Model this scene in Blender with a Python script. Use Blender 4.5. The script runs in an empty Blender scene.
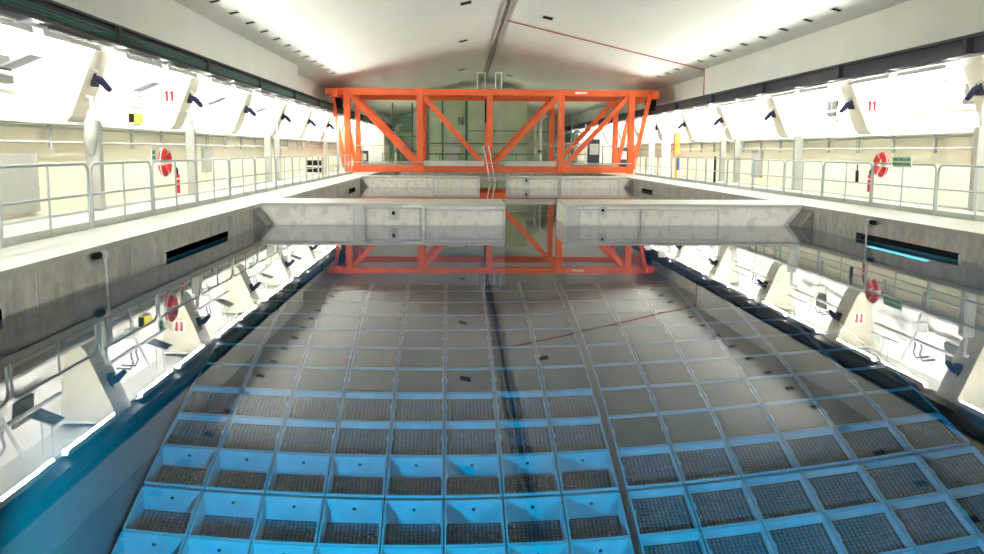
import bpy, bmesh, math, random
from mathutils import Vector, Matrix
random.seed(4)
SC = bpy.context.scene
COL = SC.collection
PI = math.pi

# ------------------------------------------------------------------ camera
def rad(a): return math.radians(a)
F_PX, PITCH, YAW, ROLL, EYE = 910.6, rad(7.883), rad(2.021), rad(0.313), 1.85
fw = Vector((math.sin(YAW)*math.cos(PITCH), math.cos(YAW)*math.cos(PITCH), -math.sin(PITCH)))
rt = Vector((math.cos(YAW), -math.sin(YAW), 0)); up = rt.cross(fw)
r2 = rt*math.cos(ROLL)+up*math.sin(ROLL); u2 = -rt*math.sin(ROLL)+up*math.cos(ROLL)
cd = bpy.data.cameras.new('camera'); cam = bpy.data.objects.new('camera', cd); COL.objects.link(cam)
cd.sensor_width = 36; cd.lens = F_PX/984*36; cd.clip_start = .05; cd.clip_end = 400
m = Matrix((r2, u2, -fw)).transposed().to_4x4(); m.translation = (0, 0, EYE)
cam.matrix_world = m; SC.camera = cam

# ------------------------------------------------------------------ world, exposure
w = bpy.data.worlds.new('world'); SC.world = w; w.use_nodes = True
w.node_tree.nodes['Background'].inputs[0].default_value = (.9, 1, .92, 1)
w.node_tree.nodes['Background'].inputs[1].default_value = .3
SC.view_settings.view_transform = 'Standard'; SC.view_settings.look = 'None'
SC.view_settings.exposure = 0.0; SC.view_settings.gamma = 1; SC.view_settings.use_curve_mapping = False
SC.cycles.max_bounces = 10; SC.cycles.diffuse_bounces = 5; SC.cycles.glossy_bounces = 4
SC.cycles.transmission_bounces = 6; SC.cycles.sample_clamp_indirect = 60
SC.cycles.caustics_refractive = False; SC.cycles.caustics_reflective = False
FLOOD_W = 430
TUBE = 150.0            # brightness of the fluorescent strips
HALL_W, POOL_W = 275, 640   # high bay and underwater lamp watts

# ------------------------------------------------------------------ helpers
def tag(o, label=None, cat=None, group=None, kind=None):
    if label: o['label'] = label
    if cat: o['category'] = cat
    if group: o['group'] = group
    if kind: o['kind'] = kind
    return o
def empty(name, loc, label, cat, group=None, rz=0):
    o = bpy.data.objects.new(name, None); COL.objects.link(o)
    o.empty_display_size = .1
    o.location = loc; o.rotation_euler.z = rz
    return tag(o, label, cat, group)
class MB:
    def __init__(s): s.b = bmesh.new()
    def box(s, x0, x1, y0, y1, z0, z1):
        v = [s.b.verts.new((x, y, z)) for x in (x0, x1) for y in (y0, y1) for z in (z0, z1)]
        for f in ((0,1,3,2),(4,6,7,5),(0,4,5,1),(2,3,7,6),(0,2,6,4),(1,5,7,3)): s.b.faces.new([v[i] for i in f])
        return s
    def prism(s, pts, axis, a, b):
        # pts in the plane across the axis; axis 'y': (x,z), 'x': (y,z), 'z': (x,y)
        def P(p, t): return {'y': (p[0], t, p[1]), 'x': (t, p[0], p[1]), 'z': (p[0], p[1], t)}[axis]
        A = [s.b.verts.new(P(p, a)) for p in pts]; B = [s.b.verts.new(P(p, b)) for p in pts]
        n = len(pts)
        for i in range(n): s.b.faces.new((A[i], A[(i+1) % n], B[(i+1) % n], B[i]))
        s.b.faces.new(A); s.b.faces.new(B[::-1])
        return s
    def tube(s, pts, r, n=8, closed=False, cap=True):
        pts = [Vector(p) for p in pts]; rings = []; N = len(pts)
        for i, p in enumerate(pts):
            a = pts[i-1] if (i or closed) else pts[i]; c = pts[(i+1) % N] if (i < N-1 or closed) else pts[i]
            t = (c-a).normalized()
            ref = Vector((0, 0, 1)) if abs(t.z) < .9 else Vector((1, 0, 0))
            if i and rings: ref = last
            e = t.cross(ref).normalized(); g = e.cross(t).normalized(); last = g
            rr = r[i] if isinstance(r, (list, tuple)) else r
            rings.append([s.b.verts.new(p+(e*math.cos(2*PI*k/n)+g*math.sin(2*PI*k/n))*rr) for k in range(n)])
        for i in range(N if closed else N-1):
            A, B = rings[i], rings[(i+1) % N]
            for k in range(n): s.b.faces.new((A[k], A[(k+1) % n], B[(k+1) % n], B[k]))
        if cap and not closed: s.b.faces.new(rings[0][::-1]); s.b.faces.new(rings[-1])
        return s
    def bar(s, p, q, w, h=None):
        # square bar from p to q
        p, q = Vector(p), Vector(q); h = h or w; t = (q-p).normalized()
        ref = Vector((0, 1, 0)) if abs(t.y) < .9 else Vector((0, 0, 1))
        e = t.cross(ref).normalized()*w/2; g = t.cross(e).normalized()*h/2
        A = [s.b.verts.new(p+a*e+b*g) for a, b in ((-1,-1),(1,-1),(1,1),(-1,1))]
        B = [s.b.verts.new(q+a*e+b*g) for a, b in ((-1,-1),(1,-1),(1,1),(-1,1))]
        for i in range(4): s.b.faces.new((A[i], A[(i+1) % 4], B[(i+1) % 4], B[i]))
        s.b.faces.new(A[::-1]); s.b.faces.new(B)
        return s
    def done(s, name, mat, parent=None, bevel=0, smooth=False):
        bmesh.ops.recalc_face_normals(s.b, faces=s.b.faces)
        me = bpy.data.meshes.new(name); s.b.to_mesh(me); s.b.free()
        for mm in (mat if isinstance(mat, list) else [mat]): me.materials.append(mm)
        if smooth:
            for p in me.polygons: p.use_smooth = True
            me.set_sharp_from_angle(angle=rad(40))
        o = bpy.data.objects.new(name, me); COL.objects.link(o)
        if parent: o.parent = parent
        if bevel:
            b = o.modifiers.new('bevel', 'BEVEL'); b.width = bevel; b.segments = 2; b.limit_method = 'ANGLE'
        return o
def struct(name, mb, mat, bevel=0):
    return tag(mb.done(name, mat, None, bevel), kind='structure')
def copy_tree(o, parent=None):
    c = o.copy(); COL.objects.link(c); c.parent = parent
    for ch in list(o.children): copy_tree(ch, c)
    return c
ORD = ['first','second','third','fourth','fifth','sixth','seventh','eighth','ninth','tenth','eleventh','twelfth','thirteenth','fourteenth','fifteenth','sixteenth','seventeenth','eighteenth','nineteenth','twentieth','twenty-first','twenty-second']+['twenty-third','twenty-fourth','twenty-fifth','twenty-sixth','twenty-seventh','twenty-eighth','twenty-ninth','thirtieth']

# ------------------------------------------------------------------ materials
def mat(name, col, rough=.5, metal=0, var=0, scale=3, bump=0, spec=.5, detail=5, stretch=None, col2=None, bscale=None):
    m = bpy.data.materials.new(name); m.use_nodes = True; nt = m.node_tree; b = nt.nodes['Principled BSDF']
    b.inputs['Base Color'].default_value = (*col, 1); b.inputs['Roughness'].default_value = rough
    b.inputs['Metallic'].default_value = metal; b.inputs['Specular IOR Level'].default_value = spec
    tc = nt.nodes.new('ShaderNodeTexCoord'); mp = nt.nodes.new('ShaderNodeMapping')
    nt.links.new(tc.outputs['Object'], mp.inputs[0])
    if stretch: mp.inputs['Scale'].default_value = stretch
    if var or col2:
        n = nt.nodes.new('ShaderNodeTexNoise'); n.inputs['Scale'].default_value = scale; n.inputs['Detail'].default_value = detail
        nt.links.new(mp.outputs[0], n.inputs['Vector'])
        r = nt.nodes.new('ShaderNodeValToRGB'); nt.links.new(n.outputs['Fac'], r.inputs[0])
        r.color_ramp.elements[0].position = .35; r.color_ramp.elements[1].position = .65
        c2 = col2 or tuple(c*(1-var) for c in col)
        r.color_ramp.elements[0].color = (*c2, 1); r.color_ramp.elements[1].color = (*col, 1)
        nt.links.new(r.outputs[0], b.inputs['Base Color'])
    if bump:
        n2 = nt.nodes.new('ShaderNodeTexNoise'); n2.inputs['Scale'].default_value = bscale or scale*4
        nt.links.new(mp.outputs[0], n2.inputs['Vector'])
        bp = nt.nodes.new('ShaderNodeBump'); bp.inputs['Strength'].default_value = bump; bp.inputs['Distance'].default_value = .02
        nt.links.new(n2.outputs['Fac'], bp.inputs['Height']); nt.links.new(bp.outputs[0], b.inputs['Normal'])
    return m
def emat(name, col, s):
    m = bpy.data.materials.new(name); m.use_nodes = True; nt = m.node_tree; nt.nodes.clear()
    e = nt.nodes.new('ShaderNodeEmission'); o = nt.nodes.new('ShaderNodeOutputMaterial')
    e.inputs[0].default_value = (*col, 1); e.inputs[1].default_value = s
    nt.links.new(e.outputs[0], o.inputs[0]); return m
def concrete(name, base, dark, seam=3.1, axis=1):
    # poured concrete with streaky stains, mottling and joints
    m = bpy.data.materials.new(name); m.use_nodes = True; nt = m.node_tree; b = nt.nodes['Principled BSDF']; L = nt.links.new
    b.inputs['Roughness'].default_value = .55
    tc = nt.nodes.new('ShaderNodeTexCoord')
    mp = nt.nodes.new('ShaderNodeMapping'); mp.inputs['Scale'].default_value = (1.6, 1.6, .5); L(tc.outputs['Object'], mp.inputs[0])
    n = nt.nodes.new('ShaderNodeTexNoise'); n.inputs['Scale'].default_value = 1.6; n.inputs['Detail'].default_value = 9; n.inputs['Roughness'].default_value = .7
    L(mp.outputs[0], n.inputs['Vector'])
    r = nt.nodes.new('ShaderNodeValToRGB'); L(n.outputs['Fac'], r.inputs[0])
    r.color_ramp.elements[0].position = .34; r.color_ramp.elements[0].color = (*dark, 1)
    r.color_ramp.elements[1].position = .62; r.color_ramp.elements[1].color = (*base, 1)
    v = nt.nodes.new('ShaderNodeTexNoise'); v.inputs['Scale'].default_value = 5; v.inputs['Detail'].default_value = 10; L(tc.outputs['Object'], v.inputs['Vector'])
    r3 = nt.nodes.new('ShaderNodeValToRGB'); L(v.outputs['Fac'], r3.inputs[0])
    r3.color_ramp.elements[0].position = .38; r3.color_ramp.elements[0].color = (.62, .6, .55, 1)
    r3.color_ramp.elements[1].position = .5; r3.color_ramp.elements[1].color = (1, 1, 1, 1)
    mx = nt.nodes.new('ShaderNodeMix'); mx.data_type = 'RGBA'; mx.blend_type = 'MULTIPLY'; mx.inputs[0].default_value = .45
    L(r.outputs[0], mx.inputs[6]); L(r3.outputs[0], mx.inputs[7]); L(mx.outputs[2], b.inputs['Base Color'])
    bp = nt.nodes.new('ShaderNodeBump'); bp.inputs['Strength'].default_value = .25; bp.inputs['Distance'].default_value = .01
    L(v.outputs['Fac'], bp.inputs['Height']); L(bp.outputs[0], b.inputs['Normal'])
    return m
M = dict(
    ceil=mat('ceiling panels', (.76, .77, .71), .6, var=.06, scale=.5, stretch=(1, .3, 1)),
    upwall=mat('upper wall', (.82, .83, .77), .55, var=.05, scale=.5),
    wall=mat('cream wall', (.90, .85, .66), .6, var=.04, scale=1.5),
    white=mat('white enamel', (.88, .88, .84), .45),
    cream=mat('cream enamel', (.66, .62, .50), .45, var=.05, scale=2),
    deck=mat('deck screed', (.55, .555, .50), .35, var=.08, scale=1.2),
    conc=concrete('pool concrete', (.68, .66, .60), (.46, .445, .40)),
    conc2=concrete('corner concrete', (.30, .29, .26), (.2, .2, .18)),  # pool concrete darkened: shade of the turned-away wedge faces put into the colour
    gate=concrete('gate concrete', (.86, .84, .77), (.80, .77, .70)),
    steel=mat('brushed steel', (.60, .61, .58), .35, .6, var=.15, scale=6),
    rail=mat('galvanised tube', (.40, .45, .45), .4, .4),
    toe=mat('toe board grey', (.50, .54, .50), .5),
    dark=mat('dark beam paint', (.03, .036, .05), .55, var=.2, scale=3),
    beamr=mat('grey beam paint', (.05, .058, .072), .55, var=.15, scale=3),
    cable=mat('green cable sheath', (.06, .19, .16), .5, var=.4, scale=12),
    black=mat('black plastic', (.015, .015, .02), .8, spec=.1),
    navy=mat('dark blue black', (.012, .013, .035), .8, spec=.1),
    orange=mat('orange bridge paint', (.86, .13, .02), .42, var=.12, scale=2),
    orange2=mat('orange cover', (.95, .42, .08), .5),
    red=mat('signal red', (.8, .03, .03), .4),
    signred=mat('sign red', (.42, .005, .01), .7, spec=.1),
    green=mat('pale green paint', (.54, .66, .46), .5, var=.15, scale=.6),
    dgreen=mat('dark green paint', (.10, .22, .13), .5),
    signgreen=mat('sign green', (.03, .38, .14), .5),
    yellow=mat('yellow paint', (.85, .75, .04), .45),
    grey=mat('mid grey paint', (.40, .41, .37), .5, var=.06, scale=3),
    lgrey=mat('light grey paint', (.62, .63, .60), .5, var=.1, scale=2),
    blue=mat('blue cloth', (.05, .16, .5), .7),
    rackm=mat('canister steel', (.50, .53, .56), .45, .1, var=.12, scale=4),
    fuel=mat('fuel top', (.20, .22, .26), .5, .2, var=.3, scale=9),
    fuelbase=mat('canister recess', (.05, .055, .055), .7),
    ladder=mat('ladder grey', (.36, .33, .30), .6),
    plate=mat('dull plate', (.07, .07, .06), .7, spec=.1),
    grey2=mat('slate grey', (.17, .18, .21), .6),
    lid=mat('canister lid', (.07, .065, .055), .6, var=.2, scale=2),
    basin=mat('basin lining', (.16, .18, .19), .5, .1, var=.2, scale=1),
    tube=emat('fluorescent tube', (1, .99, .95), TUBE),
    bay=emat('high bay lamp glass', (1, .98, .92), 8),
    ulamp=emat('underwater lamp glass', (.8, .95, 1), 20),
)
# ceiling sheets: faint joints across the hall
nt = M['ceil'].node_tree; b = nt.nodes['Principled BSDF']
tc = nt.nodes.new('ShaderNodeTexCoord'); wv = nt.nodes.new('ShaderNodeTexWave'); wv.bands_direction = 'Y'; wv.inputs['Scale'].default_value = .5
wv.inputs['Distortion'].default_value = .4
nt.links.new(tc.outputs['Object'], wv.inputs['Vector'])
bp = nt.nodes.new('ShaderNodeBump'); bp.inputs['Strength'].default_value = .12; bp.inputs['Distance'].default_value = .03
nt.links.new(wv.outputs['Fac'], bp.inputs['Height']); nt.links.new(bp.outputs[0], b.inputs['Normal'])
# the water: smooth dielectric surface over an absorbing body
wm = bpy.data.materials.new('pool water'); wm.use_nodes = True; nt = wm.node_tree; nt.nodes.clear()
g = nt.nodes.new('ShaderNodeBsdfGlass'); g.inputs['IOR'].default_value = 1.333; g.inputs['Roughness'].default_value = 0
va = nt.nodes.new('ShaderNodeVolumeAbsorption'); va.inputs['Color'].default_value = (.03, .86, .98, 1); va.inputs['Density'].default_value = .22
tc = nt.nodes.new('ShaderNodeTexCoord'); n = nt.nodes.new('ShaderNodeTexNoise'); n.inputs['Scale'].default_value = 1.3; n.inputs['Detail'].default_value = 1
nt.links.new(tc.outputs['Object'], n.inputs['Vector'])
bp = nt.nodes.new('ShaderNodeBump'); bp.inputs['Strength'].default_value = .03; bp.inputs['Distance'].default_value = .01
nt.links.new(n.outputs['Fac'], bp.inputs['Height']); nt.links.new(bp.outputs[0], g.inputs['Normal'])
o = nt.nodes.new('ShaderNodeOutputMaterial'); nt.links.new(g.outputs[0], o.inputs['Surface']); nt.links.new(va.outputs[0], o.inputs['Volume'])
M['water'] = wm

# ------------------------------------------------------------------ dimensions
XL, XR, WL, WR, DZ = -5.03, 8.77, -4.70, 8.45, .52       # deck edges, waterline nosing, deck height
CX, Y0, Y1, YE = 2.06, -8.0, 72.0, 112.0
def ux(side, u): return CX+side*u                          # side -1 left, +1 right
SIDE = {-1: 'left', 1: 'right'}
FLOORZ = -13.0

# ------------------------------------------------------------------ structure
d = MB()
d.box(ux(-1, 11.2), XL+.03, Y0, YE, DZ-.09, DZ); d.box(XR-.03, ux(1, 11.2), Y0, YE, DZ-.09, DZ)
d.box(XL+.03, XR-.03, Y1, YE, DZ-.09, DZ); d.box(XL+.03, XR-.03, Y0, -.6, DZ-.09, DZ)
struct('floor', d, M['deck'])
struct('floor_pool', MB().box(XL-.6, XR+.6, -.8, Y1, FLOORZ-.3, FLOORZ), M['basin'])
for s, xe, xw, nm in ((-1, XL, WL, 'left'), (1, XR, WR, 'right')):
    o = xe+s*.9
    pts = [(o, DZ-.09), (xe, DZ-.09), (xe, -.5), (o, -.5)]
    struct('wall_pool_'+nm, MB().prism(pts, 'y', -.6, Y1), M['conc'])
    for a, q_, wn in ((22.3, 23.1, 'near'), (46.2, 47.0, 'far')):
        kx = xw if a < 30 else xe-s*.30
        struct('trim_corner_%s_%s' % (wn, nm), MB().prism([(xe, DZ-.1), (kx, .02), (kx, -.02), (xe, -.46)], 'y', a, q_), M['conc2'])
for s, xe, nm in ((-1, XL, 'left'), (1, XR, 'right')):
    struct('wall_lining_'+nm, MB().box(*sorted((xe+s*.02, xe+s*.9)), -.6, Y1, FLOORZ, -.5), M['basin'])
struct('wall_pool_front', MB().box(XL-.6, XR+.6, -1.2, -.6, FLOORZ, DZ-.36), M['conc'])
struct('wall_pool_back', MB().box(XL-.6, XR+.6, Y1, Y1+.6, FLOORZ, DZ-.36), M['conc'])
# walls: cream lower wall, recess with white backing, upper wall over the crane beam
for s in (-1, 1):
    nm = SIDE[s]
    struct('wall_'+nm, MB().prism([(ux(s, 10.6), DZ), (ux(s, 10.6), 2.42), (ux(s, 11.2), 2.42), (ux(s, 11.2), DZ)], 'y', Y0, YE), M['wall'])
    struct('wall_recess_'+nm, MB().prism([(ux(s, 10.72), 2.42), (ux(s, 10.95), 4.28), (ux(s, 11.2), 4.28), (ux(s, 11.2), 2.42)], 'y', Y0, YE), M['white'])
    struct('wall_upper_'+nm, MB().prism([(ux(s, 9.92), 4.28), (ux(s, 9.92), 6.1), (ux(s, 11.2), 6.1), (ux(s, 11.2), 4.28)], 'y', Y0, 45.3), M['upwall'])
    struct('wall_upper_far_'+nm, MB().prism([(ux(s, 10.5), 4.36), (ux(s, 10.5), 6.1), (ux(s, 11.2), 6.1), (ux(s, 11.2), 4.36)], 'y', 45.3, YE), M['upwall'])
    struct('trim_ledge_'+nm, MB().box(*sorted((ux(s, 9.92), ux(s, 11.2))), 45.3, YE, 4.28, 4.36), M['upwall'])
    struct('baseboard_'+nm, MB().box(*sorted((ux(s, 9.95), ux(s, 10.05))), Y0, 70, DZ, DZ+.05), M['toe'])
c = MB()
zf, zr = 5.88, 8.16
sl = (zr-zf)/9.92
zo = zr-sl*11.2
c.prism([(ux(-1, 11.2), zo), (CX, zr), (ux(1, 11.2), zo), (ux(1, 11.2), zo+.3), (CX, zr+.3), (ux(-1, 11.2), zo+.3)], 'y', Y0, YE)
struct('ceiling', c, M['ceil'])
struct('wall_back', MB().box(ux(-1, 11.2), ux(1, 11.2), YE, YE+.3, DZ, 8.5), M['green'])
struct('wall_front', MB().box(ux(-1, 11.2), ux(1, 11.2), Y0-.3, Y0, DZ-.3, 8.5), M['upwall'])
# ridge duct strips and the red line on the ceiling
t = MB(); t.box(CX-.17, CX-.10, Y0, 84, zr-.16, zr-.02); t.box(CX+.06, CX+.13, Y0, 84, zr-.16, zr-.02)
for k in range(60): t.box(CX-.10, CX+.06, Y0+1+k*1.5, Y0+1.06+k*1.5, zr-.12, zr-.10)
tag(t.done('cable_ladder', M['ladder']), 'pale cable ladder running along the ridge of the ceiling', 'cable ladder')
t = MB(); xe = ux(1, 9.86)
t.tube([(CX+.2, 45.05, zr-.1), (xe, 45.05, zr-.1-sl*9.7), (xe, 45.05, 4.5)], .035, 6)
tag(t.done('red_pipe', mat('dull red', (.45, .16, .12), .5)), 'thin red pipe crossing the ceiling and dropping down the right wall', 'pipe')

# cross walls between the basins
def cross(nm, x0, x1, ya, yb):
    struct('wall_cross_'+nm, MB().box(x0, x1, ya, yb, -.35, DZ-.06), M['gate'])
    struct('wall_cross_lining_'+nm, MB().box(x0, x1, ya, yb, FLOORZ, -.35), M['basin'])
    struct('trim_cross_'+nm, MB().box(x0, x1, ya-.05, yb, DZ-.06, DZ+.01), M['deck'])
cross('near_left', XL, 1.14, 23.1, 25.3); cross('near_right', 2.68, XR, 23.1, 25.3)
cross('far_left', XL, 1.0, 47.0, 49.0); cross('far_right', 2.45, XR, 47.0, 49.0)
def plate_panel(name, x0, x1, y, z0, z1, label, cat, group=None, fr=.06, fill=True):
    e = empty(name, ((x0+x1)/2, y, z0), label, cat, group); cx = (x0+x1)/2; h = z1-z0
    f = MB(); f.box(x0-cx, x0-cx+fr, -.05, 0, 0, h); f.box(x1-cx-fr, x1-cx, -.05, 0, 0, h); f.box(x0-cx, x1-cx, -.05, 0, h-fr, h)
    f.done('frame', M['lgrey'], e)
    if fill: MB().box(x0-cx+fr, x1-cx-fr, -.02, 0, 0, h-fr).done('plate', M['gate'], e)
    return e
plate_panel('gate_panel', -.90, 1.12, 23.1, -.35, .40, 'framed pale gate panel left of the opening in the near cross wall', 'gate panel')
plate_panel('gate_panel', 3.02, 4.56, 23.1, -.35, .40, 'framed pale gate panel right of the opening in the near cross wall', 'gate panel', fr=.035)
plate_panel('gate_panel', 4.60, 6.62, 23.1, -.35, .40, 'framed pale gate panel in the middle of the right near cross wall', 'gate panel', fr=.03)
plate_panel('gate_panel', -2.36, -1.0, 23.1, -.35, .42, 'stained gate panel with a latch, between steel post and white pipe', 'gate panel', fr=.035)
plate_panel('gate_panel', 2.50, 5.1, 47.0, -.35, .46, 'pale panel beside the opening in the far cross wall', 'gate panel', fr=.06)
plate_panel('gate_panel', 5.15, 8.2, 47.0, -.35, .46, 'pale wide panel at the right end of the far cross wall', 'gate panel', fr=.06)
plate_panel('gate_panel', -1.4, .95, 47.0, -.35, .46, 'pale panel left of the opening in the far cross wall', 'gate panel', fr=.06)
for x0, x1, lb in ((-2.68, -2.40, 'pale steel post set in the left near cross wall'), (2.69, 2.98, 'pale steel post at the right edge of the near opening')):
    tag(MB().box(x0, x1, 23.0, 23.1, -.35, .46).done('guide_post', M['lgrey'], bevel=.01), lb, 'post')
def latch(x, y, z, lb, s=1):
    e = empty('latch', (x, y, z), lb, 'latch', None)
    MB().box(-.13*s, .13*s, -.03, 0, -.2*s, .1*s).done('mounting_plate', M['lgrey'], e)
    MB().box(-.035*s, .035*s, -.09, -.03, -.06*s, .03*s).done('catch', M['black'], e)
latch(-1.68, 23.08, .3, 'small latch plate with black catch on stained left gate panel')
latch(3.62, 23.08, .38, 'small dark latch at the top of the right near gate panel', .8)
latch(3.4, 46.98, .37, 'small dark latch on the right far cross wall', 1.3)
p = MB(); p.tube([(-1.45, 23.05, .44), (-.98, 23.02, .44), (-.93, 23.02, .38), (-.93, 23.02, -1.5)], .035, 8)
tag(p.done('white_pipe', M['white'], smooth=True), 'white pipe bent over the top of the left near cross wall', 'pipe')

# water body
tag(MB().box(XL-.4, XR+.4, -.9, Y1+.3, FLOORZ-.1, 0).done('pool_water', M['water']), 'still clear blue pool water mirroring the hall', 'water', kind='stuff')

# skimmer slots in the pool side walls
for s, xe in ((-1, XL), (1, XR)):
    for (a, b_, w_) in ((7.0, 10.0, 'nearest the camera'), (15.6, 19.8, 'in front of the near cross wall'), (41.3, 43.8, 'between the two cross walls')):
        e = empty('skimmer_slot', (xe, a, 0), 'long black skimmer slot in the %s pool wall, %s' % (SIDE[s], w_), 'slot')
        MB().box(-s*.015 if s < 0 else -.015, .015 if s < 0 else .015, 0, b_-a, -.05, .11).done('slot_opening', M['black'], e)
        x0, x1 = (0, .03) if s < 0 else (-.03, 0)
        MB().box(x0, x1, -.05, 0, -.04, .095).done('end_plate', M['lgrey'], e); MB().box(x0, x1, b_-a, b_-a+.05, -.04, .095).done('end_plate', M['lgrey'], e)

# wall joints
for s, xe, xw in ((-1, XL, WL), (1, XR, WR)):
    for k, y in enumerate([10.9, 14.1, 20.6, 28.6, 33, 37.5]):
        x2 = xe-s*.04
        t = MB().box(*sorted((xe-s*.008, xe)), y-.02, y+.02, -.3, .42)
        tag(t.done('joint_strip', M['toe']), '%s dark joint strip from the camera in the %s pool wall' % (ORD[k], SIDE[s]), 'joint')

# ------------------------------------------------------------------ crane runway beams
def crane_beam(s):
    e = empty('crane_beam', (ux(s, 9.55), 0, 4.05), 'long %s crane runway beam under the %s upper wall' % ('black' if s < 0 else 'dark grey', SIDE[s]), 'beam')
    mt = M['dark'] if s < 0 else M['beamr']
    S = lambda a, b_: sorted((-s*a, -s*b_))
    MB().box(*S(-.06, .06), Y0+.1, 108, .02, .40).done('web', mt, e)
    MB().box(*S(-.3, .2), Y0+.1, 108, .38, .42).done('top_flange', mt, e)
    MB().box(*S(-.3, .2), Y0+.1, 108, 0, .03).done('bottom_flange', mt, e)
    MB().box(*S(-.05, .05), Y0+.1, 108, .42, .48).done('crane_rail', M['dark'], e)
    for k in range(15):
        y = -1.1+k*7+.5 if s < 0 else -.7+k*7+.5
        MB().box(*S(.05, .19), y-.08, y+.08, .03, .38).done('stiffener', M['dark'], e)
    if s < 0:
        q = MB()
        for j, zz in enumerate((.14, .20, .26)): q.tube([(.085+.012*j, Y0+.2, zz), (.085+.012*j, 108, zz)], .03, 6)
        q.done('cable_bundle', M['cable'], e)
crane_beam(-1); crane_beam(1)

# ------------------------------------------------------------------ haunches, lamps, details in the recess
NF = 14
def haunch(s, y, k):
    e = empty('wall_haunch', (ux(s, 10.7), y, 2.42), 'white tapered wall haunch, %s from the camera on the %s side' % (ORD[k], SIDE[s]), 'haunch', None)
    o = CX+s*10.7
    P = lambda u, z: (ux(s, u)-o, z-2.42)
    MB().prism([P(9.70, 4.2), P(9.66, 4.1), P(10.30, 2.55), P(10.42, 2.43), P(10.72, 2.43), P(10.94, 4.2)], 'y', 0, .93).done('casing', M['cream'], e, bevel=.02)
    MB().box(*sorted((P(9.95, 0)[0], P(10.9, 0)[0])), -.02, 0, 1.72, 1.78).done('edge_strip', M['white'], e)
    return e
def camera_unit(s, y, k):
    u, z = 9.93, 3.30
    e = empty('surveillance_camera', (ux(s, u+.02), y+.45, z), 'dark barrel camera on the %s haunch of the %s wall' % (ORD[k-1], SIDE[s]), 'camera')
    a = -s
    MB().box(-.06, .06, -.09, .09, -.12, .16).done('bracket', M['black'], e)
    q = MB(); q.tube([(a*.02, 0, .06), (a*.16, -.05, 0), (a*.36, -.13, -.2)], [.075, .08, .06], 10); q.done('barrel', M['navy'], e, smooth=True)
    MB().tube([(a*.05, 0, .10), (a*.12, -.10, .20), (a*.02, -.16, .26)], .03, 6).done('cable_gland', M['grey'], e, smooth=True)
def strip_light(s, y0, y1, u, z, lb):
    L = y1-y0
    e = empty('strip_light', (ux(s, u), y0, z), lb, 'lamp')
    # a trough open towards the wall: tube inside, shade on the pool side
    MB().prism([(-s*.12, -.02), (-s*.10, .10), (s*.10, .14), (s*.10, .12), (-s*.085, .08), (-s*.105, -.02)], 'y', 0, L).done('housing', M['white'], e)
    MB().tube([(0, .05, .03), (0, L-.05, .03)], .035, 8).done('tube', M['tube'], e)
    for yy in (.4, L-.4): MB().box(-.012, .012, yy-.012, yy+.012, .10, .20).done('hanger', M['steel'], e)
YF = {-1: -1.1, 1: -.4}
for s in (-1, 1):
    n = 0
    for k in range(NF):
        y = YF[s]+7*k
        if k >= 1: haunch(s, y, k-1)
        if 2 <= k <= 8: camera_unit(s, y, k-1)
        if k < 14:
            for j, (a, b_) in enumerate(((1.2, 3.7), (4.1, 6.7))):
                strip_light(s, y+a, y+b_, 9.62, 3.86, 'glowing fluorescent strip under the %s beam, %s from the camera' % (SIDE[s], ORD[n]))
                n += 1
            e = empty('lamp_bracket', (ux(s, 10.55), y+3.55, 2.45), 'white pipework bracket in the %s recess, bay %s from the camera' % (SIDE[s], ORD[k]), 'bracket')
            q = MB(); q.tube([(0, 0, 0), (-s*.1, 0, .6), (-s*.45, 0, 1.35)], .04, 6); q.done('stay', M['lgrey'], e)
            MB().box(-.14, .14, -.16, .16, .30, .55).done('junction_box', M['lgrey'], e)
            q = MB(); q.tube([(-s*.12, -2.6, .78), (-s*.12, 2.4, .78)], .045, 6); q.done('conduit', M['grey'], e)
    # service rail above the cream wall
    e = empty('service_pipe_run', (ux(s, 10.45), 0, 2.3), 'pair of thin pipes on the cream %s wall with dark brackets' % SIDE[s], 'pipe')
    for zz in (-.02, -.32): MB().tube([(0, Y0+1, zz), (0, 68, zz)], .028, 6).done('pipe', M['grey'], e)
    for k in range(24):
        MB().box(-.03, .05 if s > 0 else .03, k*2.35+5.0, k*2.35+5.1, -.45, .03).done('bracket', M['grey'], e)
    e = tag(MB().box(*sorted((ux(s, 10.32), ux(s, 10.6))), Y0+1, 68, 2.34, 2.42).done('cable_tray', M['lgrey'], bevel=.01), 'pale tray along the top of the cream %s wall' % SIDE[s], 'cable tray')

for s in (-1, 1):
    for k in range(1, 7):
        y = YF[s]+7*k
        e = empty('reflector_plate', (ux(s, 10.40), y+4.9, 3.5), 'tilted grey plate on a white frame in the %s recess, %s from the camera' % (SIDE[s], ORD[k-1]), 'plate')
        MB().prism([(-.30, -.14), (.28, .10), (.27, .14), (-.31, -.10)], 'y', 0, .55).done('plate', M['grey2'], e)
        MB().bar((.1, .3, .05), (.1, .3, .78), .03, .03).done('hanger', M['steel'], e)
        MB().bar((-.1, .3, -.05), (-.1, .3, .78), .03, .03).done('hanger', M['steel'], e)
        e = empty('hook_pair', (ux(s, 10.5), y+3.2, 3.62), 'pair of dark hooks in the %s recess, %s from the camera' % (SIDE[s], ORD[k-1]), 'hook')
        for dy in (0, .35):
            q = MB(); q.tube([(s*.35, dy, .1), (0, dy, .12), (-s*.08, dy, -.05), (-s*.02, dy+.03, -.22), (0, dy+.12, -.3)], .028, 6); q.done('hook', M['grey2'], e, smooth=True)
def diamond_plate(s, y, k, lb):
    e = MB(); x = ux(s, 10.80)
    e.prism([(x, 3.1), (x+s*.06, 3.62), (x-s*.0, 3.62), (x-s*.06, 3.1)], 'y', y, y+.8)
    tag(e.done('access_plate', M['plate']), lb, 'plate')
diamond_plate(-1, 17.6, 0, 'grey square plate on the white recess, left of the nearest visible left haunch')
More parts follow.
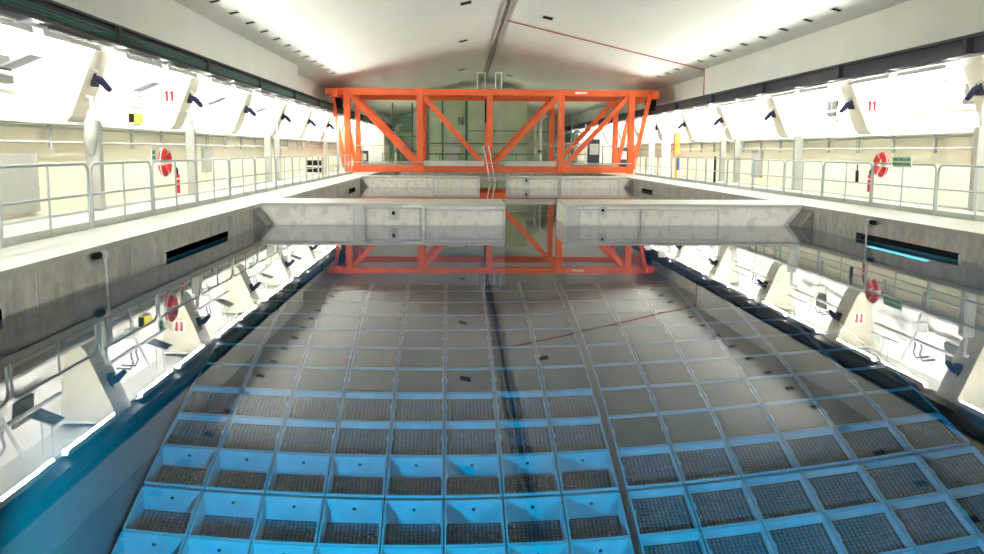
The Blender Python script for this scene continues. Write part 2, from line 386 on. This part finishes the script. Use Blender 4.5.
diamond_plate(1, 22.4, 0, 'grey square plate on the white recess near the red numerals')
diamond_plate(1, 31.2, 0, 'small grey square plate in the middle bay of the right recess')

def number_sign(s, y, x, z, lb):
    e = empty('number_sign', (x, y, z), lb, 'sign')
    MB().box(-.19, .19, -.012, 0, -.19, .19).done('sign_plate', M['white'], e)
    for dx in (-.07, .075):
        q = MB().box(dx-.03, dx+.035, -.018, -.012, -.145, .145); q.box(dx-.06, dx-.03, -.018, -.012, .06, .12)
        tag(q.done('numeral', M['signred'], e), 'red numeral one')
number_sign(-1, YF[-1]+28-.03, -8.33, 3.36, 'white plate with red number 11 on a left wall haunch')
number_sign(1, YF[1]+28-.03, 12.44, 3.26, 'white plate with red number 11 on a right wall haunch')

def wall_post(s, y, w_, lb, bag=False):
    e = empty('wall_duct', (ux(s, 9.98), y, DZ), lb, 'duct')
    MB().box(-w_/2, w_/2, -.12, .12, 0, 1.95).done('duct_body', M['grey'], e, bevel=.03)
    MB().tube([(0, 0, 1.9), (0, 0, 2.25), (s*.02, .05, 2.4), (s*.25, .15, 2.48)], .06, 8).done('elbow', M['grey'], e, smooth=True)
    if bag:
        q = MB(); q.tube([(0, -.1, 2.15), (.02, -.14, 1.9), (0, -.17, 1.6), (-.02, -.15, 1.35), (0, -.12, 1.2)], [.06, .12, .15, .12, .05], 12)
        tag(q.done('plastic_wrap', M['grey'], e, smooth=True), 'white plastic wrap round the duct top')
wall_post(-1, 20.2, .30, 'pale duct wrapped in plastic standing at the left wall', True)
wall_post(-1, 27.4, .26, 'pale duct at the left wall beyond the lifebuoy')
wall_post(-1, 38.2, .26, 'nearer pale duct of the far pair on the left wall'); wall_post(-1, 40.2, .26, 'farther pale duct of the far pair on the left wall')
wall_post(1, 20.9, .28, 'pale duct at the right edge of the view')
wall_post(1, 32.4, .28, 'pale duct in the middle of the right wall')
wall_post(1, 39.6, .24, 'nearer pale duct of the far pair on the right wall'); wall_post(1, 41.8, .24, 'farther pale duct of the far pair on the right wall')

def hatch(s, y0, y1, z0, z1, lb):
    e = empty('wall_cabinet', (ux(s, 10.6), y0, z0), lb, 'cabinet'); S = lambda a, b_: sorted((-s*a, -s*b_))
    MB().box(*S(0, .10), 0, y1-y0, 0, z1-z0).done('cabinet_body', M['grey'], e)
    MB().box(*S(.10, .115), .04, y1-y0-.04, .04, z1-z0-.04).done('door_leaf', M['grey'], e)
    MB().box(*S(.115, .14), y1-y0-.16, y1-y0-.12, (z1-z0)*.45, (z1-z0)*.6).done('handle', M['steel'], e)
hatch(-1, 17.0, 18.65, .60, 1.74, 'grey metal cabinet on the left wall near the photo edge')
hatch(-1, 30.6, 31.5, 1.1, 1.95, 'small grey cabinet on the left wall past the lifebuoy')
hatch(1, 38.0, 39.2, .8, 1.9, 'grey cabinet on the right wall near the far ducts')

# yellow siren box
e = empty('warning_lamp', (-8.33, 23.75, 2.5), 'yellow box with black end on the left wall ledge', 'warning lamp')
MB().box(-.10, .10, 0, .55, 0, .26).done('lamp_body', M['yellow'], e, bevel=.02)
MB().box(-.05, .06, -.08, 0, .02, .24).done('end_cap', M['black'], e)
MB().box(-.02, .16, .1, .2, -.08, 0).done('bracket', M['grey'], e)

# ------------------------------------------------------------------ ceiling spots
def vent(x, y, w_, l_, lb, g_):
    z = zr-sl*abs(x-CX); sg = 1 if x > CX else -1
    e = empty('ceiling_vent', (x, y, z), lb, 'vent', g_); e.rotation_euler.y = sg*math.atan(sl)
    MB().box(-w_/2, w_/2, -l_/2, l_/2, -.03, -.005).done('grille', M['black'], e)
    f = MB(); f.box(-w_/2-.04, w_/2+.04, -l_/2-.04, -l_/2, -.04, 0); f.box(-w_/2-.04, w_/2+.04, l_/2, l_/2+.04, -.04, 0); f.box(-w_/2-.04, w_/2+.04, -l_/2, l_/2, -.004, 0)
    f.done('vent_frame', M['lgrey'], e)
for s in (-1, 1):
    for k in range(23):
        vent(ux(s, 9.1), 2.67+k*2.22+(.0 if s < 0 else .3), .24, .34, 'small dark vent in the %s ceiling edge row, %s from the camera' % (SIDE[s], ORD[k]), 'row of vents along the %s ceiling edge' % SIDE[s])
for k, (x, y) in enumerate(((.22, 15.2), (.22, 26.4), (.22, 37.6), (.15, 50.2), (.1, 67.8), (.1, 79.5), (3.9, 19.0), (3.9, 41.5), (3.9, 73))):
    vent(x, y, .42, .8, 'dark ceiling fitting %s of the ridge, %s from the camera' % ('left' if x < 2 else 'right', ORD[k if k < 6 else k-6]), 'dark fittings beside the ridge')

# ------------------------------------------------------------------ railings
def make_rail(L, s):
    e = bpy.data.objects.new('guard_rail', None); COL.objects.link(e)
    r, h = .024, 1.08; c_ = .16
    pts = [(0, 0, 0), (0, 0, h-c_)]+[(0, c_-c_*math.cos(a), h-c_+c_*math.sin(a)) for a in (PI/8, PI/4, 3*PI/8, PI/2)]
    pts += [(0, L-y, z) for x, y, z in pts[::-1]]
    MB().tube(pts, r, 8).done('frame', M['rail'], e, smooth=True)
    MB().tube([(0, 0, .57), (0, L, .57)], r*.85, 8).done('mid_rail', M['rail'], e, smooth=True)
    MB().tube([(0, L/2, 0), (0, L/2, h)], r*.85, 8).done('post', M['rail'], e, smooth=True)
    MB().box(-.008, .008, 0, L, .0, .12).done('toe_board', M['toe'], e)
    for yy in (0, L/2, L): MB().tube([(0, yy, 0), (0, yy, .012)], .055, 10).done('foot_plate', M['steel'], e)
    return e
proto = {-1: make_rail(2.98, -1), 1: make_rail(3.0, 1)}
for s, y0, n in ((-1, .1, 17), (1, .8, 17)):
    for k in range(n):
        o = proto[s] if k == 0 else copy_tree(proto[s])
        o.location = (-6.2 if s < 0 else 10.25, y0+k*3.1, DZ)
        tag(o, 'grey tubular guard rail panel on the %s deck, %s from the camera' % (SIDE[s], ORD[k]), 'railing', 'guard rail panels along the %s deck' % SIDE[s])

def lifebuoy(x, y, z, R, lb):
    e = empty('lifebuoy', (x, y, z), lb, 'lifebuoy'); r = R*.26; Rm = R-r
    n = 48
    for k in range(8):
        q4 = (k//2)*PI/2; a0, a1 = (q4-.2, q4+.2) if k % 2 == 0 else (q4+.2, q4+PI/2-.2)
        pts = [(0, Rm*math.cos(a0+(a1-a0)*t/6), Rm*math.sin(a0+(a1-a0)*t/6)) for t in range(7)]
        o = MB().tube(pts, r, 10, cap=False).done('ring_segment', M['white'] if k % 2 == 0 else M['red'], e, smooth=True)
        tag(o, 'white ring segment' if k % 2 == 0 else 'red ring segment')
    pts = [(0, (R+.01)*math.cos(2*PI*k/32), (R+.01)*math.sin(2*PI*k/32)) for k in range(32)]
    MB().tube(pts, .012, 5, closed=True).done('grab_rope', M['white'], e)
lifebuoy(-6.29, 19.8, 1.57, .31, 'red and white lifebuoy hung on the left guard rail')
lifebuoy(10.33, 22.2, 1.57, .32, 'red and white lifebuoy hung on the right guard rail')
def rescue_tube(x, y, lb):
    e = empty('rescue_line_bag', (x, y, .88), lb, 'rescue line')
    MB().tube([(0, 0, 0), (0, 0, .42)], .055, 10).done('bag', M['red'], e, smooth=True)
    MB().tube([(0, 0, .30), (0, 0, .34)], .062, 10).done('band', M['white'], e, smooth=True)
    MB().tube([(0, 0, .42), (0, .03, .5), (0, -.03, .56)], .02, 6).done('strap', M['black'], e)
rescue_tube(-6.29, 20.6, 'red rescue bag hung beside the left lifebuoy')
rescue_tube(10.33, 22.75, 'red rescue bag hung beside the right lifebuoy')
def green_sign(x, y, z, L, lb, s):
    e = empty('safety_sign', (x, y, z), lb, 'sign')
    MB().box(-.008, .008, 0, L, 0, .26).done('sign_board', M['white'], e)
    q = MB(); random.seed(3)
    for row in (.04, .15):
        yy = .04
        while yy < L-.1:
            w_ = random.choice((.04, .06, .09)); q.box(*( (.008, .012) if s < 0 else (-.012, -.008)), yy, min(yy+w_, L-.03), row, row+.075); yy += w_+.025
    tag(q.done('lettering', M['signgreen'], e), 'rows of green lettering')
green_sign(10.22, 20.45, 1.52, .95, 'white sign with green lettering beside the right lifebuoy', 1)
green_sign(-6.16, 18.55, 1.60, .28, 'small green sign beside the left lifebuoy', -1)
e = empty('hanging_tool', (10.24, 23.3, 1.1), 'black tool hanging on the right guard rail left of the lifebuoy', 'tool')
MB().bar((0, 0, 0), (0, .02, .30), .07, .05).done('blade', M['black'], e); MB().tube([(0, .02, .3), (0, .02, .46)], .018, 6).done('grip', M['black'], e)

# small pipes with valves on the pool walls
for s, xe, xw, y in ((-1, XL, WL, 12.55), (1, XR, WR, 18.9)):
    e = empty('wall_valve', (xe-s*.07, y, .30), 'valve and thin pipe dropping into the water from the %s deck edge' % SIDE[s], 'valve')
    MB().tube([(0, -.07, .1), (0, .07, .1)], .05, 8).done('valve_body', M['black'], e)
    MB().tube([(-s*.02, .13, .1), (-s*.02, .17, .1)], .07, 10).done('handwheel', M['steel'], e)
    MB().tube([(0, .06, .1), (-s*.06, .14, .06), (-s*.06, .14, -.22), (-s*.06, .14, -1.4)], .02, 6).done('drop_pipe', M['lgrey'], e)

# ------------------------------------------------------------------ orange gantry bridge
def bridge():
    e = empty('overhead_crane_bridge', (CX, 54, .55), 'orange steel truss bridge crane spanning the pool', 'crane bridge')
    X = lambda x: x-CX
    posts = [-6.56, -2.35, 1.72, 5.91, 10.05]; H = 4.85
    for yy, wdt, cls in ((0, .36, 'front'), (5.5, .30, 'rear')):
        B = lambda x0, x1, z0, z1, nm, dy=.15: MB().box(X(x0), X(x1), yy-dy, yy+dy, z0, z1).done(nm, M['orange'], e, bevel=.012)
        B(-7.8, 11.45, H-.36, H, 'top_chord'); B(-6.7, 10.2, .05, .40, 'bottom_chord')
        for i, x in enumerate(posts): B(x-wdt/2, x+wdt/2, 0, H+.02, 'upright', .18)
        zt, zb = H-.36, .4
        for (xa, za, xb, zb_) in ((-6.4, zt, -2.5, zb), (-2.2, zt, 1.5, zb), (1.9, zb, 5.75, zt), (6.1, zb, 9.9, zt)):
            MB().bar((X(xa), yy, za), (X(xb), yy, zb_), .28, .2).done('diagonal', M['orange'], e)
        MB().bar((X(-7.45), yy, H-.2), (X(-6.75), yy, .3), .22, .2).done('end_brace', M['orange'], e)
        MB().bar((X(11.15), yy, H-.2), (X(10.2), yy, .3), .24, .2).done('end_brace', M['orange'], e)
    for x in posts:
        MB().box(X(x)-.12, X(x)+.12, .15, 5.35, H-.34, H-.1).done('cross_beam', M['orange'], e)
        MB().box(X(x)-.12, X(x)+.12, .15, 5.35, .08, .3).done('cross_beam', M['orange'], e)
    for sx in (-1, 1):
        xx = X(ux(sx, 9.3))
        MB().box(xx-.2, xx+.2, -.6, 6.1, H-.5, H-.12).done('end_carriage', M['orange'], e)
        MB().box(xx-.25, xx+.25, .5, 1.3, H-1.1, H-.5).done('drive_motor', M['black'], e)
    MB().box(X(-6), X(9.6), 1.9, 3.3, .41, .5).done('walkway', M['grey'], e)
    for a, b_ in ((-2.1, 1.4), (2.6, 5.6)): MB().box(X(a), X(b_), -.32, -.18, .42, .72).done('kick_plate', M['lgrey'], e)
    MB().tube([(X(-6.6), -.24, .62), (X(10.1), -.24, .60)], .03, 6).done('front_pipe', M['steel'], e)
    MB().box(X(1.5), X(1.8), 1.5, 2.5, 3.0, 4.4).done('hoist', M['black'], e)
    for a in (1.0, 1.45, 2.05, 2.4):
        MB().tube([(X(a), .1, H), (X(a), .1, H+.95)], .025, 6).done('top_rail_post', M['white'], e)
    for a, b_ in ((1.0, 1.45), (2.05, 2.4)):
        MB().tube([(X(a), .1, H+.95), (X(b_), .1, H+.95)], .025, 6).done('top_rail', M['white'], e)
    lad = MB(); lad.bar((X(1.35), -.35, 1.6), (X(1.75), -.35, -.5), .06, .06); lad.bar((X(1.65), -.35, 1.6), (X(2.05), -.35, -.5), .06, .06)
    lad.done('ladder', M['white'], e)
    MB().box(X(6.7), X(7.4), -.17, -.155, H-.24, H-.12).done('plate', M['white'], e)
    for x in (-6.0, -4.4, 7.2, 8.8): MB().box(X(x)-.04, X(x)+.04, 2.55, 2.65, .5, 1.6).done('handrail_post', M['grey'], e)
    MB().tube([(X(-6.4), 2.6, 1.6), (X(9.9), 2.6, 1.6)], .03, 6).done('handrail', M['grey'], e)
bridge()

# ------------------------------------------------------------------ far end machinery
def far(name, lb, cat, x, y, z, boxes):
    e = empty(name, (x, y, z), lb, cat)
    for nm, b_, mt in boxes: MB().box(*b_).done(nm, M[mt], e)
    return e
far('machine_housing', 'pale green machine housing with letter N behind the orange bridge', 'machine', 2.4, 80, DZ,
    [('cabin', (-5.0, 3.4, 0, 6, 0, 6.0), 'green'), ('door_leaf', (-3.4, -2.4, -.05, 0, 0, 2.3), 'lgrey'), ('rib', (-1.95, -1.75, -.2, 0, 0, 6.0), 'dgreen'),
     ('rib', (-4.0, -3.85, -.15, 0, 0, 6.0), 'dgreen'), ('rib', (.9, 1.05, -.15, 0, 0, 6.0), 'lgrey'), ('rail', (-5, 3.4, -.3, -.22, 1.0, 1.1), 'dgreen'), ('rail', (-5, 3.4, -.3, -.22, 1.9, 2.0), 'dgreen'), ('rail', (-1.7, 3.4, -.3, -.22, 3.0, 3.08), 'dgreen')])
q = MB(); q.bar((-.14, 0, -.35), (-.14, 0, .35), .1, .04); q.bar((.2, 0, -.35), (.2, 0, .35), .1, .04); q.bar((-.14, 0, .33), (.2, 0, -.33), .1, .04)
e = empty('letter_sign', (.02, 79.9, 4.4), 'dark letter N on the pale green housing', 'sign'); tag(q.done('letter', M['dgreen'], e), 'dark letter N')
far('control_cabinet', 'pale beige cabinet seen through the left bay of the bridge', 'cabinet', -6.6, 74, DZ,
    [('cabinet_body', (-1.2, .5, 0, 1, 0, 3.2), 'cream'), ('door_leaf', (-1.1, -.4, -.04, 0, .1, 3.0), 'lgrey'), ('door_leaf', (-.32, .4, -.04, 0, .1, 3.0), 'lgrey')])
far('filter_vessel_frame', 'green and grey pipe frame left of the green housing', 'machine', -4.2, 76, DZ,
    [('upright', (-1.4, -1.3, 0, .1, 0, 5.2), 'dgreen'), ('upright', (0.2, .32, 0, .1, 0, 5.2), 'dgreen'), ('cross_bar', (-1.4, 1.3, 0, .1, 2.4, 2.5), 'dgreen'), ('cross_bar', (-1.4, 1.3, 0, .1, 1.2, 1.3), 'dgreen'),
     ('tank', (-.9, .1, .3, 1.3, 2.8, 4.2), 'dgreen'), ('tank', (.4, 1.2, .3, 1.3, 1.5, 4.6), 'lgrey')])
far('stair_tower', 'grey and green stair frame seen through the right bays of the bridge', 'stairs', 8.2, 78, DZ,
    [('upright', (-1.9, -1.7, 0, .15, 0, 4.2), 'lgrey'), ('upright', (-.6, -.4, 0, .15, 0, 4.2), 'lgrey'), ('upright', (1.2, 1.35, 0, .15, 0, 4.2), 'dgreen'), ('upright', (2.4, 2.55, 0, .15, 0, 3.6), 'lgrey'),
     ('landing', (-1.9, 2.5, 0, 1.5, 1.9, 2.05), 'lgrey'), ('handrail', (-1.9, 2.5, 0, .05, 2.9, 2.97), 'dgreen'), ('handrail', (-1.9, 2.5, 0, .05, 1.0, 1.07), 'lgrey'), ('panel', (-.3, 1.1, .1, .2, .1, 1.8), 'dgreen')])
e = empty('far_railing', (CX, 72.6, DZ), 'dark green railing across the far end of the pool', 'railing')
for zz in (.55, 1.1): MB().tube([(-8.2, 0, zz), (8.4, 0, zz)], .03, 6).done('rail', M['dgreen'], e)
for k in range(12): MB().tube([(-8.2+k*1.509, 0, 0), (-8.2+k*1.509, 0, 1.1)], .03, 6).done('post', M['dgreen'], e)
for x, hh, lb in ((-5.2, 3.4, 'tall grey riser pipe behind the left bay of the bridge'), (6.5, 4.2, 'tall pale riser pipe behind the right bay of the bridge'), (9.2, 3.0, 'short dark riser pipe behind the right bay of the bridge')):
    e = empty('riser_pipe', (x, 74.5, DZ), lb, 'pipe')
    MB().tube([(0, 0, 0), (0, 0, hh-.3), (.12, 0, hh-.1), (.5, 0, hh)], .11, 10).done('pipe_body', M['grey' if x < 0 else 'lgrey' if x < 8 else 'dgreen'], e, smooth=True)
    MB().tube([(0, 0, 1.2), (0, 0, 1.4)], .2, 12).done('flange', M['dgreen'], e)
for x, w_, lb in ((10.95, .32, 'thin white post just right of the orange bridge'), (11.0, .45, 'thick white post at the far right deck')):
    y = 52.4 if w_ < .4 else 48.9
    e = empty('hall_post', (x, y, DZ), lb, 'post')
    MB().box(-w_/2, w_/2, -.12, .12, .02, 3.3).done('shaft', M['white'], e); MB().box(-w_/2-.06, w_/2+.06, -.18, .18, 0, .03).done('base_plate', M['steel'], e)
e = empty('hoist_cover', (11.0, 46.4, DZ), 'orange cover on a slim post at the far right deck', 'cover')
MB().box(-.06, .06, -.06, .06, 0, 1.2).done('post', M['orange2'], e); q = MB(); q.box(-.13, .13, -.13, .13, 1.2, 2.3); q.done('cover', M['orange2'], e)
e = empty('blue_coverall', (10.28, 43.0, 1.0), 'blue cloth hung on the far right guard rail', 'cloth')
q = MB(); q.tube([(0, 0, .62), (0, 0, .5), (0, 0, .2), (0, 0, 0)], [.03, .08, .07, .09], 8); q.done('cloth', M['blue'], e, smooth=True)
e = empty('black_stand', (10.5, 37.5, DZ), 'black stand with foot beside the right guard rail', 'stand')
MB().tube([(0, 0, 0), (0, 0, 1.15)], .05, 8).done('pole', M['black'], e); MB().box(-.05, .45, -.08, .08, 0, .06).done('foot', M['black'], e)
e = empty('crate_stack', (-7.1, 45.0, DZ), 'black framed crate stand on the far left deck', 'crate')
for i in range(3):
    for j in range(2): MB().box(-.36+i*.25, -.15+i*.25, -.2, .2, .25+j*.33, .50+j*.33).done('crate', M['black'], e)
for i in (-.4, .38): MB().box(i-.02, i+.02, -.2, .2, 0, 1.0).done('side_frame', M['grey'], e)
for k, (x, y, lb) in enumerate(((-7.0, 48.0, 'grey upright pole left of the bridge, nearer one'), (-6.9, 52.4, 'grey upright pole left of the bridge, farther one'))):
    e = empty('upright_pole', (x, y, DZ), lb, 'pole')
    MB().box(-.05, .05, -.05, .05, 0, 3.3).done('shaft', M['grey'], e); MB().box(-.12, .12, -.12, .12, 0, .03).done('foot', M['grey'], e)
for k, (x, y, h, lb) in enumerate(((-6.7, 63, 1.3, 'dark equipment box on the left deck behind the bridge end'), (11.3, 63, 1.6, 'dark equipment box on the right deck behind the bridge end'), (9.6, 66, 2.2, 'dark tall equipment rack behind the right bridge post'))):
    e = empty('equipment_box', (x, y, DZ), lb, 'equipment')
    MB().box(-.4, .4, -.3, .3, .1, h).done('box_body', M['dark'], e); MB().box(-.32, .32, -.32, -.3, h*.5, h*.85).done('front_panel', M['lgrey'], e)
    for a in (-.35, .35): MB().box(a-.04, a+.04, -.2, .2, 0, .1).done('foot', M['steel'], e)

# ------------------------------------------------------------------ storage canisters on the pool bottom
RZ, P_, GX, OX, OY, ANG = -9.5, .944, 1.99, .697, 12.97, rad(.68)
def canister(kind):
    e = bpy.data.objects.new('storage_canister', None); COL.objects.link(e)
    h, t, o_ = .450, .010, 3.3
    q = MB()
    for a in (-1, 1):
        q.box(a*h-t, a*h+t, -h, h, -o_, 0); q.box(-h+t, h-t, a*h-t, a*h+t, -o_, 0)
    q.done('wall_frame', M['rackm'], e)
    q = MB()
    for a in (-1, 1):
        # bowed flange halves: the rim swells at mid length like a spindle
        q.prism([(a*(h-.016), -h), (a*(h+.010), -h), (a*(h+.010), h), (a*(h-.016), h), (a*(h-.016), .11), (a*(h-.042), 0), (a*(h-.016), -.11)], 'z', 0, .02)
        q.box(-h+.016, h-.016, min(a*(h-.014), a*(h+.010)), max(a*(h-.014), a*(h+.010)), 0, .02)
    q.done('top_rim', M['rackm'], e)
    if kind == 'closed':
        MB().box(-h+t, h-t, -h+t, h-t, -.07, -.03).done('lid', M['lid'], e)
        return e
    dz = -.48 if kind == 'deep' else -.16
    MB().box(-h+t, h-t, -h+t, h-t, dz-.04, dz).done('recess_floor', M['fuelbase'], e)
    q = MB(); n = 12; c0 = -h+.05; st = (2*h-.1)/n
    for i in range(n):
        for j in range(n):
            x, y = c0+(i+.5)*st, c0+(j+.5)*st; a = st*.40
            q.prism([(x-a, y), (x, y-a), (x+a, y), (x, y+a)], 'z', dz, dz+.04)
    q.done('fuel_tops', M['fuel'], e)
    if kind == 'deep': MB().tube([(0, h-t-.001, -.17), (0, h-t-.012, -.17)], .03, 8).done('lifting_eye', M['black'], e)
    return e
CAN = {}
ca, sa = math.cos(ANG), math.sin(ANG)
for j in range(-2, 11):
    for i in list(range(-6, 2))+[10+k for k in range(6)]:
        if i < 2: lx = (i+.5)*P_; col_ = '%s column left of the gap' % ORD[1-i]
        else: lx = GX+(i-10+.5)*P_; col_ = '%s column right of the gap' % ORD[i-10]
        ly = (j+.5)*P_+(.06 if j >= 1 else 0)
        kd = ('deep' if j <= 1 and i < 2 else 'shallow' if (j <= 3 and i < 2) or j <= 1 else 'closed')
        if kd in CAN: o = copy_tree(CAN[kd])
        else: o = CAN[kd] = canister(kd)
        o.location = (OX+lx*ca-ly*sa, OY+lx*sa+ly*ca, RZ); o.rotation_euler.z = ANG
        tag(o, {'deep': 'deep open', 'shallow': 'nearly full', 'closed': 'covered'}[kd]+' canister, %s row from the front, %s' % (ORD[j+2], col_), 'canister', 'storage canisters in rows under the water')
# long guide strips beside the wide gap
# ------------------------------------------------------------------ lamps
def area(name, loc, rot, sx, sy, watts, col=(1, 1, 1)):
    l = bpy.data.lights.new(name, 'AREA'); l.shape = 'RECTANGLE'; l.size = sx; l.size_y = sy; l.energy = watts; l.color = col
    return l
def under_lamp(x, y, z, dirv, watts, lb):
    e = empty('underwater_lamp', (x, y, z), lb, 'lamp')
    dv = Vector(dirv).normalized(); e.rotation_euler = dv.to_track_quat('-Z', 'Y').to_euler()
    MB().box(-.3, .3, -.3, .3, .04, .22).done('housing', M['steel'], e)
    MB().box(-.27, .27, -.27, .27, .02, .04).done('lens', M['white'], e)
    l = area('lamp_light', None, None, .5, .5, watts, (.01, .90, 1)); lo = bpy.data.objects.new('light_source', l); COL.objects.link(lo); lo.parent = e
under_lamp(-2.6, 8.6, -6.6, (.3, .9, -.4), POOL_W, 'underwater floodlight on the left below the camera')
under_lamp(3.6, 8.2, -6.5, (.1, .9, -.35), POOL_W*.6, 'underwater floodlight on the right below the camera')
UPT = 64
e = empty('underwater_strip_lamp', (8.60, 16.4, -.95), 'cyan glowing lamp just under the water along the right pool wall', 'lamp')
MB().box(-.05, .05, 0, 2.4, -.10, .10).done('lamp_glass', emat('cyan lamp glass', (.12, .75, 1), 2.5), e, bevel=.02)
MB().box(.05, .17, -.05, 2.65, -.08, .08).done('housing', M['steel'], e)
for x, nm in ((CX-4.5, 'left'), (CX+4.5, 'right')):  # added fill lights, unseen, to brighten the mid ceiling and cross wall fronts
    e = empty('wall_floodlight', (x, Y0+.5, 5.0), 'floodlight high on the wall behind the camera, %s one' % nm, 'lamp')
    MB().box(-.8, .8, -.5, -.03, -.3, .3).done('housing', M['steel'], e)
    l = area('lamp_light', None, None, 1.5, .5, FLOOD_W, (1, .99, .95)); lo = bpy.data.objects.new('light_source', l); COL.objects.link(lo); lo.parent = e
    lo.rotation_euler = (rad(92), 0, 0); l.spread = rad(100)
def uplight(s, y, k):
    e = empty('ceiling_uplight', (ux(s, 9.68), y, 4.53), 'slim uplight on top of the %s crane beam, %s from the camera' % (SIDE[s], ORD[k]), 'lamp')
    MB().box(-.09, .09, -3.4, 3.4, -.06, 0).done('housing', M['dark'], e)
    l = area('lamp_light', None, None, .16, 6.6, HALL_W, (1, .985, .95)); lo = bpy.data.objects.new('light_source', l); COL.objects.link(lo); lo.parent = e
    lo.location = (0, 0, .01); lo.rotation_euler = (PI, -s*rad(UPT), 0); l.spread = rad(98)
for s in (-1, 1):
    for k in range(4): uplight(s, 29.0+k*6.9, k)
